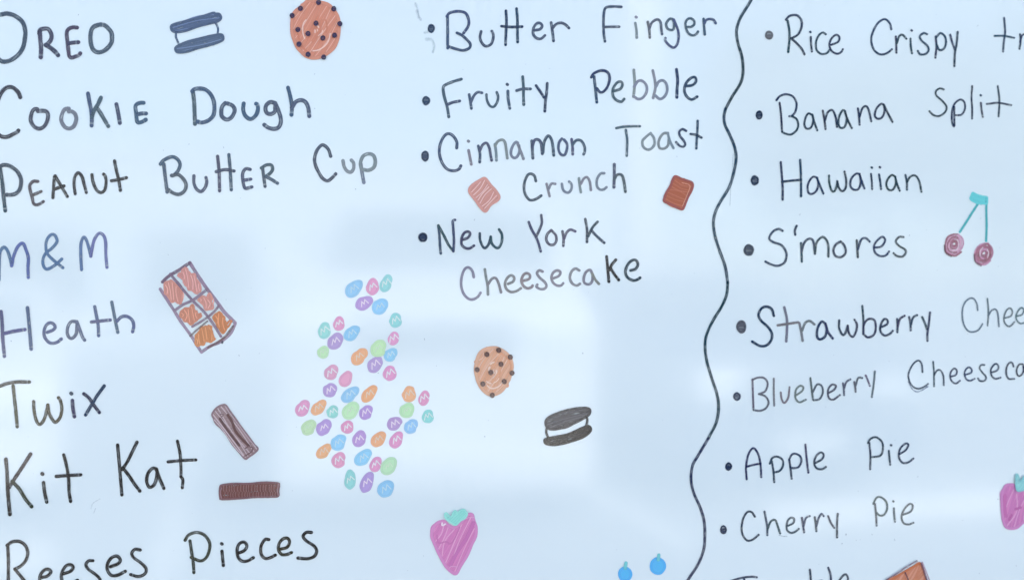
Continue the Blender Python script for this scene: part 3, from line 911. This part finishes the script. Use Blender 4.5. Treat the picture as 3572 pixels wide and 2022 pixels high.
patch(pts('R', "290,168 318,200 340,205 350,170 375,142 388,150 395,165 430,145 460,135 475,150 492,180 470,220 430,245 385,285 350,270 300,235 280,205 278,180"),
      (142,226,220), .96, 6, 'leaves', PASTEL, o, edge=(150,232,226), edge_d=.7, lift=.0014, hatches=((-45, 8, 4, (120,210,205), .4),))
o = patch(pts('T', "1550,290 1600,300 1640,380 1725,370 1800,360 1860,420 1860,560 1800,700 1720,770 1640,835 1570,850 1500,830 1465,760 1450,680 1440,600 1435,500 1440,420 1465,350 1500,300"),
          (208,128,192), .95, 11, 'strawberry_drawing', PASTEL, board, edge=(200,132,196), edge_d=.8,
          hatches=((-75, 13, 8, (184,104,176), .4), (-70, 24, 4, (226,176,222), .7)),
          extra=((pts('T', "1490,440 1490,600 1500,680"), 12, (182,98,164), .5), (pts('T', "1540,730 1570,670"), 8, (178,92,156), .6), (pts('T', "1620,600 1680,580"), 9, (180,96,160), .6)))
o['label'] = 'pink strawberry drawing with teal leaves cut by the right edge'
patch(pts('T', "1625,170 1645,210 1655,270 1725,195 1800,180 1780,290 1760,340 1725,370 1640,390 1610,340 1605,250 1610,190"),
      (140,212,220), .95, 6, 'leaves', PASTEL, o, edge=(120,196,208), edge_d=.6, lift=.0014, hatches=((-60, 9, 4, (118,198,205), .4),))

# blueberries
for cx, cy, rx, ry, st, lab in ((2198, 650, 72, 79, "2205,548 2200,590", 'bright blue blueberry drawing nearest the wavy line, upper of two'),
                                (1904, 722, 63, 68, "1910,620 1903,665", 'bright blue blueberry drawing cut by the bottom edge, lower of two')):
    s = ' '.join(f"{cx + rx * math.cos(a * .6283) * random.uniform(.96, 1.04):.0f},{cy + ry * math.sin(a * .6283) * random.uniform(.96, 1.04):.0f}" for a in range(10))
    o = patch(pts('R', s), (84,186,250), .97, 9, 'blueberry_drawing', PASTEL, board, edge=(80,176,250), edge_d=.8,
              extra=((pts('R', f"{cx - 25},{cy + 10} {cx},{cy - 20} {cx + 25},{cy} {cx},{cy + 25}"), 5, (96,200,252), .5),))
    o['label'] = lab
    ink = Ink(0.0006); ink.stroke(pts('R', st), 12.5, pig((126,214,226)), .95); ink.build('stem', PASTEL, o)

# cherries
ink = Ink()
P = pts('I', "2105,437 2140,452 2200,470 2245,480 2248,510 2245,545 2210,548 2150,545 2110,525 2080,500 2090,465")
o = patch(P, (98,208,220), .95, 7, 'cherry_drawing', PASTEL, board, edge=(96,206,218), edge_d=.6, hatches=((20, 9, 5, (90,198,208), .4),))
o['label'] = 'pair of maroon cherries hanging from a teal leaf, right of S\'mores'
for s in ("2155,545 2100,630 2050,710 1995,795", "2235,500 2232,600 2235,740 2230,875"):
    ink = Ink(); ink.stroke(pts('I', s), 9, pig((84,184,196)), .95); ink.build('stem', PASTEL, o)
for cx, cy, rx, ry, tilt in ((1945, 905, 92, 116, .35), (2212, 988, 92, 116, .35)):
    ink = Ink()
    S = []
    for q in range(64):                       # one long scribble wound inwards, then a second loop across it
        a = q * 0.62 + .4; f = .94 - q * .0128
        rr = random.uniform(.92, 1.05)
        x = rx * f * rr * math.cos(a); y = ry * f * rr * math.sin(a)
        S.append((2572 + (cx + x * math.cos(tilt) - y * math.sin(tilt)) / 2.572, 500 + (cy + x * math.sin(tilt) + y * math.cos(tilt)) / 2.572))
    for i in range(0, 63, 7):
        c = random.choice(((182,134,164), (200,156,190), (172,120,148), (160,112,134), (210,172,202)))
        ink.stroke(S[i:i + 8], random.uniform(5, 8), pig(c), 1.1, ends=False)
    for q in range(3):
        a = random.uniform(0, 6)
        ink.stroke([(S[0][0] * 0 + 2572 + (cx + 40 * math.cos(a + t)) / 2.572, 500 + (cy + 55 * math.sin(a + t)) / 2.572) for t in (0, .8, 1.6)], 3.0, pig((232,222,240)), 1.1, ends=False)
    ink.stroke([(2572 + (cx - 88) / 2.572, 500 + (cy + 10) / 2.572), (2572 + (cx - 78) / 2.572, 500 + (cy + 75) / 2.572), (2572 + (cx - 30) / 2.572, 500 + (cy + 108) / 2.572)], 6, pig((116,70,96)), .8)
    ink.build('cherry', INK, o)

# slice at the bottom edge
ink = Ink()
P = pts('T', "472,1238 400,1272 300,1328 200,1388 60,1460 20,1540 570,1540 545,1450 520,1350")
o = patch(P, (212,150,132), .55, 6, 'pie_slice_drawing', PASTEL, board, edge=(196,122,98), edge_d=.85,
          hatches=((-58, 8, 6, (196,118,90), .75),),
          extra=((pts('T', "470,1250 400,1285 300,1340 200,1400 90,1470"), 9, (198,118,88), .85),))
o['label'] = 'brown outlined pie slice drawing cut by the bottom edge'
for s, wv, c in (("425,1218 300,1290 180,1370 70,1440 0,1520", 20, (120,98,122)), ("480,1250 505,1320 540,1440 560,1540", 24, (120,90,112)),
                 ("492,1235 530,1330 575,1450 600,1540", 16, (186,156,180)), ("285,1360 318,1440 325,1530", 16, (98,74,98))):
    ink = Ink(0.0012); ink.stroke(pts('T', s), wv / 3.45, pig(c), .95); ink.build('outline_line', INK, o)

# ------------------------------------------------------------------ little round candies
BLUE = (146,208,250); PINK = (224,162,206); TEAL = (150,220,222); PURP = (182,158,222); ORAN = (242,180,140); GREN = (190,234,194)
cand = """N b 1080,350,170,110,45 p 1376,318,138,98,82 t 1594,264,150,88,68 v 1240,580,150,105,28 b 1498,635,145,115,45 t 1744,856,122,98,85 p 836,910,120,90,80 t 606,1020,138,98,80 b 1045,1062,155,98,40 v 782,1190,150,110,55 p 1712,1145,112,86,72 g 586,1365,106,92,60 g 1472,1305,145,120,60 o 1165,1435,160,105,45 b 1668,1406,122,95,45
O v 1418,138,145,105,50 p 1652,280,122,108,80 p 716,265,132,105,55 p 950,370,142,98,60 v 697,548,122,108,50 b 1020,615,168,98,38 o 1325,605,170,92,48 o 1962,612,132,112,80 p 2200,675,128,82,70 p 258,840,145,105,55 o 516,825,150,90,45 t 738,893,108,95,70 g 1025,875,165,115,50 v 1272,905,130,98,55 g 1928,870,132,112,50 t 2262,968,112,92,85 g 356,1143,138,108,50 v 598,1143,150,105,50 p 972,1138,108,100,60 v 1728,1080,130,102,30 b 1995,1128,130,100,50
P b 832,193,145,110,50 v 1165,132,138,108,65 o 1472,138,145,100,50 p 1760,148,150,95,60 o 595,333,145,88,45 p 832,472,132,108,65 b 1228,430,165,105,42 p 1427,540,132,88,65 g 1635,568,160,115,55 t 1015,783,158,90,88 v 1288,828,178,98,68 b 1590,930,150,125,45"""
CN = {'b': (BLUE, 'sky blue'), 'p': (PINK, 'pink'), 't': (TEAL, 'aqua'), 'v': (PURP, 'lilac'), 'o': (ORAN, 'orange'), 'g': (GREN, 'mint green')}
for ln in cand.splitlines():
    tk = ln.split()
    x0, y0, k = CROP[tk[0]]
    for i in range(1, len(tk), 2):
        c, nm = CN[tk[i]]
        cx, cy, a, b2, ang = map(float, tk[i + 1].split(','))
        th = -R(ang)
        P = []
        dent = random.choice([None, None, 1.0, 1.4])
        for q in range(14):
            t = q * 2 * math.pi / 14
            x = a * math.cos(t); y = b2 * math.sin(t) * (1.06 if math.cos(t) < 0 else .93)
            if dent and abs(t - dent) < .3: x *= .93; y *= .93
            f = random.uniform(.955, 1.035)
            P.append((x0 + (cx + f * (x * math.cos(th) - y * math.sin(th))) / k, y0 + (cy + f * (x * math.sin(th) + y * math.cos(th))) / k))
        cc = tuple(min(255, v + random.uniform(-5, 5)) for v in c)
        o = patch(P, cc, .93, 8, 'candy_drawing', PASTEL, board, edge=tuple(v * .965 for v in cc), edge_d=.6)
        o['label'] = f'{nm} oval candy drawing with a scratched letter'
        if (tk[i] == 'p' and abs(cx - 950) < 2): 
            o['label'] = 'pink oval candy drawing without a letter'
            continue
        ink = Ink(0.0008)
        rr = random.uniform(-8, 8); s = random.uniform(66, 84)
        if tk[i] == 'g': s *= .9
        mark = {'p': (255,240,252), 'v': (240,230,252), 'b': (206,238,255), 't': (232,250,253), 'o': (252,222,206), 'g': (216,244,222)}[tk[i]]
        Z = [(-.92, .72), (-.52, -.42), (-.12, .30), (.30, -.72), (.90, .34)]
        t2 = R(-12 + rr)
        Q = []
        for x, y in Z:
            x = x * s + random.uniform(-5, 5); y = y * s + random.uniform(-5, 5)
            Q.append((x0 + (cx + x * math.cos(t2) - y * math.sin(t2)) / k, y0 + (cy - 5 + x * math.sin(t2) + y * math.cos(t2)) / k))
        for q in range(4):
            ink.stroke([Q[q], Q[q + 1]], 4.2 if tk[i] in 'pv' else 3.6, pig(mark), 1.0, ends=False)
        ink.build('letter', PASTEL, o)

# ------------------------------------------------------------------ smears, specks
def smear(crop, ss, wv, col, d):
    ink = Ink()
    for s in ss: ink.stroke(pts(crop, s), wv / CROP[crop][2], pig(col), d, ends=False, wob=.25)
    return ink.build('smudge', SMEAR, board)
smear('F', ["25,35 40,90 55,150 68,180", "35,100 50,160"], 34, (176,192,212), .34)
smear('F', ["120,355 170,360 190,420 180,470", "105,295 130,290"], 34, (172,196,206), .34)
smear('Z', ["-15,1200 30,1290 90,1330 150,1315 235,1262"], 24, (120,136,172), .8)
smear('G', ["2462,300 2450,480 2440,620 2432,765"], 5, (120,140,165), .7)
smear('K', ["815,1052 850,1060 885,1062"], 8, (150,165,185), .8)
smear('M', ["705,700 720,660 775,625", "740,700 725,735"], 10, (196,210,224), .25)
ink = Ink()
spk = [(1098,258),(1018,335),(1098,378),(1230,585),(1240,660),(1170,600),(660,502),(835,1240),(925,865),(780,513),(570,525),(1704,1466),(1690,1520),(2032,1230),(3190,1750),(3200,1660),(2950,1860),(3000,1880),(2935,1895),(3118,1878),(3040,1862),(2985,1882),(3480,1740),(3415,1998),(3420,760),(3410,90),(1020,1710),(1320,1300),(2150,1915),(905,1230),(3170,822),(2790,746),(2360,545),(1655,765),(2575,345),(40,1190),(1480,1180),(275,52)]
for x, y in spk:
    r = random.uniform(1.0, 2.4)
    ink.stroke([(x, y), (x + random.uniform(-3, 3), y + random.uniform(-3, 5))], r * 2, pig((120,132,150)), random.uniform(.35, .8), ends=False)
for _ in range(90):
    x, y = random.uniform(0, 3572), random.uniform(20, 2022)
    ink.stroke([(x, y), (x + random.uniform(-2, 2), y + random.uniform(-2, 3))], random.uniform(1.5, 3.2), pig((140,155,175)), random.uniform(.15, .45), ends=False)
o = ink.build('ink_specks', SMEAR, board); o['kind'] = 'stuff'

# ------------------------------------------------------------------ what the gloss of the board mirrors: parked cars, post, shop row
white_paint = mat('white_car_paint', (0.80, 0.80, 0.79), 0.35, coat=0.5)
silver_paint = mat('silver_car_paint', (0.45, 0.47, 0.50), 0.35, 0.3, coat=0.5)
dark_glass = mat('tinted_glass', (0.03, 0.035, 0.04), 0.08)
black_plastic = mat('black_plastic', (0.03, 0.03, 0.03), 0.6)
chrome = mat('chrome', (0.75, 0.75, 0.76), 0.15, 1.0)
rubber = mat('tyre_rubber', (0.02, 0.02, 0.02), 0.8)
lamp = mat('headlight_lens', (0.75, 0.78, 0.8), 0.1)

def wheel(parent, x, y, r=0.36, wd=0.24):
    for nm, rr, ww, m in (('tyre', r, wd, rubber), ('rim', r * .62, wd + .02, chrome)):
        bm = bmesh.new()
        bmesh.ops.create_cone(bm, cap_ends=True, segments=28, radius1=rr, radius2=rr, depth=ww)
        bmesh.ops.rotate(bm, verts=bm.verts, matrix=__import__('mathutils').Matrix.Rotation(R(90), 3, 'Y'))
        bmesh.ops.bevel(bm, geom=[e for e in bm.edges if len(e.link_faces) == 2 and e.calc_face_angle() > 1], offset=.03, segments=2, affect='EDGES')
        me = bpy.data.meshes.new(nm); bm.to_mesh(me); bm.free(); me.materials.append(m)
        pw = world_loc(parent)
        if nm == 'tyre': base = link('wheel', me, parent, pw + Vector((x, y, r)))
        else: link('rim', me, base, pw + Vector((x, y, r)))

def vehicle(name, loc, label, paint, W, L, hood, roof, hoodlen, rake, group):
    """nose towards the board (+y); profile drawn from the side, extruded over the width"""
    o = empty(name, loc)
    tag(o, label, 'car', group)
    gl = 0.24
    prof = [(0, gl + .12), (0.02, hood - .22), (-.10, hood - .06), (-hoodlen, hood + .06), (-hoodlen - rake, roof - .06), (-hoodlen - rake - .35, roof),
            (-L + .7, roof - .02), (-L + .25, hood + .15), (-L, hood - .15), (-L + .02, gl + .12), (-L + .3, gl), (-.25, gl)]
    bm = bmesh.new()
    ra = []
    for sx, f in ((-1, 1), (1, 1)):
        ra.append([bm.verts.new((sx * W / 2 * (1 - .16 * max(0, (z - hood) / max(.1, roof - hood))), y, z)) for y, z in prof])
    n = len(prof)
    for i in range(n):
        bm.faces.new((ra[0][i], ra[0][(i + 1) % n], ra[1][(i + 1) % n], ra[1][i]))
    bm.faces.new(ra[0][::-1]); bm.faces.new(ra[1])
    bmesh.ops.recalc_face_normals(bm, faces=bm.faces)
    bmesh.ops.bevel(bm, geom=bm.edges[:], offset=.10, segments=4, affect='EDGES', profile=.5, clamp_overlap=True)
    me = bpy.data.meshes.new('body'); bm.to_mesh(me); bm.free(); me.materials.append(paint)
    for p in me.polygons: p.use_smooth = True
    link('body', me, o, loc)
    def quad(nm, V, m, th=.012):
        me = bpy.data.meshes.new(nm)
        a, b3, c3 = Vector(V[0]), Vector(V[1]), Vector(V[2])
        nn = (b3 - a).cross(c3 - a).normalized() * th
        me.from_pydata([Vector(v) + nn for v in V] + [Vector(v) - nn for v in V], [], [(0, 1, 2, 3), (7, 6, 5, 4), (0, 4, 5, 1), (1, 5, 6, 2), (2, 6, 7, 3), (3, 7, 4, 0)])
        me.materials.append(m)
        return link(nm, me, o, loc)
    def wid(z): return W / 2 * (1 - .16 * max(0, (z - hood) / max(.1, roof - hood)))
    z1, z2 = hood + .13, roof - .12
    y1 = -hoodlen - rake * (z1 - hood - .06) / (roof - hood - .12) + .005
    y2 = -hoodlen - rake * (z2 - hood - .06) / (roof - hood - .12) + .005
    quad('windscreen', [(-wid(z1) + .12, y1, z1), (wid(z1) - .12, y1, z1), (wid(z2) - .12, y2, z2), (-wid(z2) + .12, y2, z2)], dark_glass)
    for sx in (-1, 1):
        for ya, yb in ((-hoodlen - rake * .6, -hoodlen - rake - 1.0), (-hoodlen - rake - 1.08, -L + 1.0)):
            z1, z2 = hood + .12, roof - .15
            quad('side_window', [(sx * (wid(z1) + .002), ya, z1), (sx * (wid(z1) + .002), yb, z1), (sx * (wid(z2) + .002), yb - .05, z2), (sx * (wid(z2) + .002), ya - .25, z2)], dark_glass)
        part('headlight', (sx * (W / 2 - .24) - .17, -.01, hood - .36), (sx * (W / 2 - .24) + .17, .04, hood - .20), lamp, o, .02)
        part('mirror', (sx * (W / 2 + .10) - .09, -hoodlen - .3, hood + .10), (sx * (W / 2 + .10) + .09, -hoodlen - .18, hood + .28), paint, o, .03)
        wheel(o, sx * (W / 2 - .11), -.85); wheel(o, sx * (W / 2 - .11), -L + .9)
    part('grille', (-W / 2 + .48, -.005, hood - .40), (W / 2 - .48, .03, hood - .17), black_plastic, o, .01)
    part('bumper', (-W / 2 + .03, -.05, gl + .02), (W / 2 - .03, .07, gl + .26), paint, o, .05)
    part('number_plate', (-.26, .06, gl + .10), (.26, .085, gl + .22), mat('plate', (.7, .7, .68), .5), o, .004)
    return o

blue_paint = mat('dark_blue_car_paint', (0.03, 0.045, 0.09), 0.3, coat=0.6)
suv = vehicle('parked_car', (0.86, -5.05, 0), 'white sport utility car parked nose in, mirrored in the middle of the board', white_paint, 1.96, 4.9, 1.44, 2.16, .95, .55, 'parked cars facing the board')
vehicle('parked_car', (3.55, -5.4, 0), 'dark blue car parked nose in, mirrored in the right of the board', blue_paint, 1.86, 4.6, 1.05, 1.6, 1.1, .75, 'parked cars facing the board')
vehicle('parked_car', (9.4, -17.5, 0), 'white car parked far off beyond the pillar', white_paint, 1.8, 4.4, 1.3, 1.95, .9, .5, 'parked cars facing the board')
left = vehicle('parked_car', (-2.2, -5.6, 0), 'pale car parked nose in, mirrored in the left of the board', white_paint, 1.84, 4.5, 1.0, 1.52, 1.1, .75, 'parked cars facing the board')


suv.rotation_euler.z = R(13); left.rotation_euler.z = R(-8)
post = part('square_pillar', (4.08, -10.38, 0), (4.44, -10.02, 7.0), mat('pillar_paint', (.62, .62, .61), .6), None, .02)
tag(post, 'white square pillar behind the parked cars, mirrored as a pale upright band', 'pillar')
shop = empty('shop_row', (-4, -26, 0)); tag(shop, 'long cream shop building across the car park', 'building')
cream = mat('cream_render', (.44, .48, .52), .8, var=.06, scale=2)
part('wall', (-20, -6, 0), (14, 0, 4.6), cream, shop)
part('parapet', (-20.1, -6.1, 4.603), (14.1, .12, 4.9), concrete, shop, .02)
for i in range(8):
    x = -18.5 + i * 4
    part('window', (x, .002, .9), (x + 2.6, .03, 2.9), dark_glass, shop)
    for a, b4 in (((x - .08, .0, .82), (x, .08, 2.98)), ((x + 2.6, .0, .82), (x + 2.68, .08, 2.98)), ((x, .0, 2.9), (x + 2.6, .08, 2.98)), ((x, .0, .82), (x + 2.6, .08, .9))):
        part('window_frame', a, b4, alu, shop)

bark = mat('bark', (.12, .09, .07), .9, var=.3, scale=12)
leafm = mat('foliage', (.055, .095, .035), .6, var=.4, scale=3)
def tree(x, y, h, label):
    o = empty('leafy_tree', (x, y, 0)); tag(o, label, 'tree', 'trees across the car park')
    bm = bmesh.new()
    bmesh.ops.create_cone(bm, cap_ends=True, segments=10, radius1=.28, radius2=.12, depth=h * .6)
    for v in bm.verts: v.co.z += h * .3
    me = bpy.data.meshes.new('trunk'); bm.to_mesh(me); bm.free(); me.materials.append(bark); link('trunk', me, o, (x, y, 0))
    V = []; F = []
    lob = [(random.uniform(-.3, .3) * h, random.uniform(-.3, .3) * h, h * random.uniform(.42, .85), h * random.uniform(.14, .24)) for _ in range(11)]
    for _ in range(2600):
        lx, ly, lz, r = random.choice(lob)
        d = Vector((random.gauss(0, 1), random.gauss(0, 1), random.gauss(0, 1))).normalized() * r * random.uniform(.6, 1.05)
        p = Vector((lx, ly, lz)) + d
        a = Vector((random.gauss(0, 1), random.gauss(0, 1), random.gauss(0, 1))).normalized() * .17
        b5 = a.cross(Vector((random.gauss(0, 1), random.gauss(0, 1), random.gauss(0, 1)))).normalized() * .11
        k = len(V); V += [p - a, p - b5, p + a, p + b5]; F.append((k, k + 1, k + 2, k + 3))
    me = bpy.data.meshes.new('crown'); me.from_pydata(V, [], F); me.materials.append(leafm); link('crown', me, o, (x, y, 0))
tree(13.5, -19, 7.5, 'leafy tree nearest the pillar, right of the shop row')
tree(18.5, -21, 8.5, 'tall leafy tree in the middle of the three right of the shops')
tree(24.5, -20, 7.0, 'leafy tree farthest to the right of the shops')

def wheel_stop(x, y, label):
    me = bpy.data.meshes.new('wheel_stop'); bm = bmesh.new()
    prof = [(-.09, 0), (-.06, .12), (.06, .12), (.09, 0)]
    A = [bm.verts.new((-.9, p, q)) for p, q in prof]; B = [bm.verts.new((.9, p, q)) for p, q in prof]
    for i in range(4): bm.faces.new((A[i], A[(i + 1) % 4], B[(i + 1) % 4], B[i]))
    bm.faces.new(A[::-1]); bm.faces.new(B)
    bmesh.ops.recalc_face_normals(bm, faces=bm.faces)
    bm.to_mesh(me); bm.free(); me.materials.append(stop_paint)
    tag(link('wheel_stop', me, None, (x, y, .003)), label, 'wheel stop', 'wheel stops at the parking bays')
stop_paint = mat('white_road_paint', (.75, .75, .73), .6, var=.1, scale=20)
wheel_stop(3.75, -4.72, 'white concrete wheel stop before the dark blue car')
wheel_stop(-2.1, -4.85, 'white concrete wheel stop before the left pale car')
me = bpy.data.meshes.new('parking_lines'); V = []; F = []
for x in (-3.5, -.65, 2.2, 5.05, 7.9):
    k = len(V); V += [(x - .05, -9.5, .004), (x + .05, -9.5, .004), (x + .05, -4.3, .004), (x - .05, -4.3, .004)]; F.append((k, k + 1, k + 2, k + 3))
me.from_pydata(V, [], F); me.materials.append(stop_paint); tag(link('parking_lines', me), kind='structure')
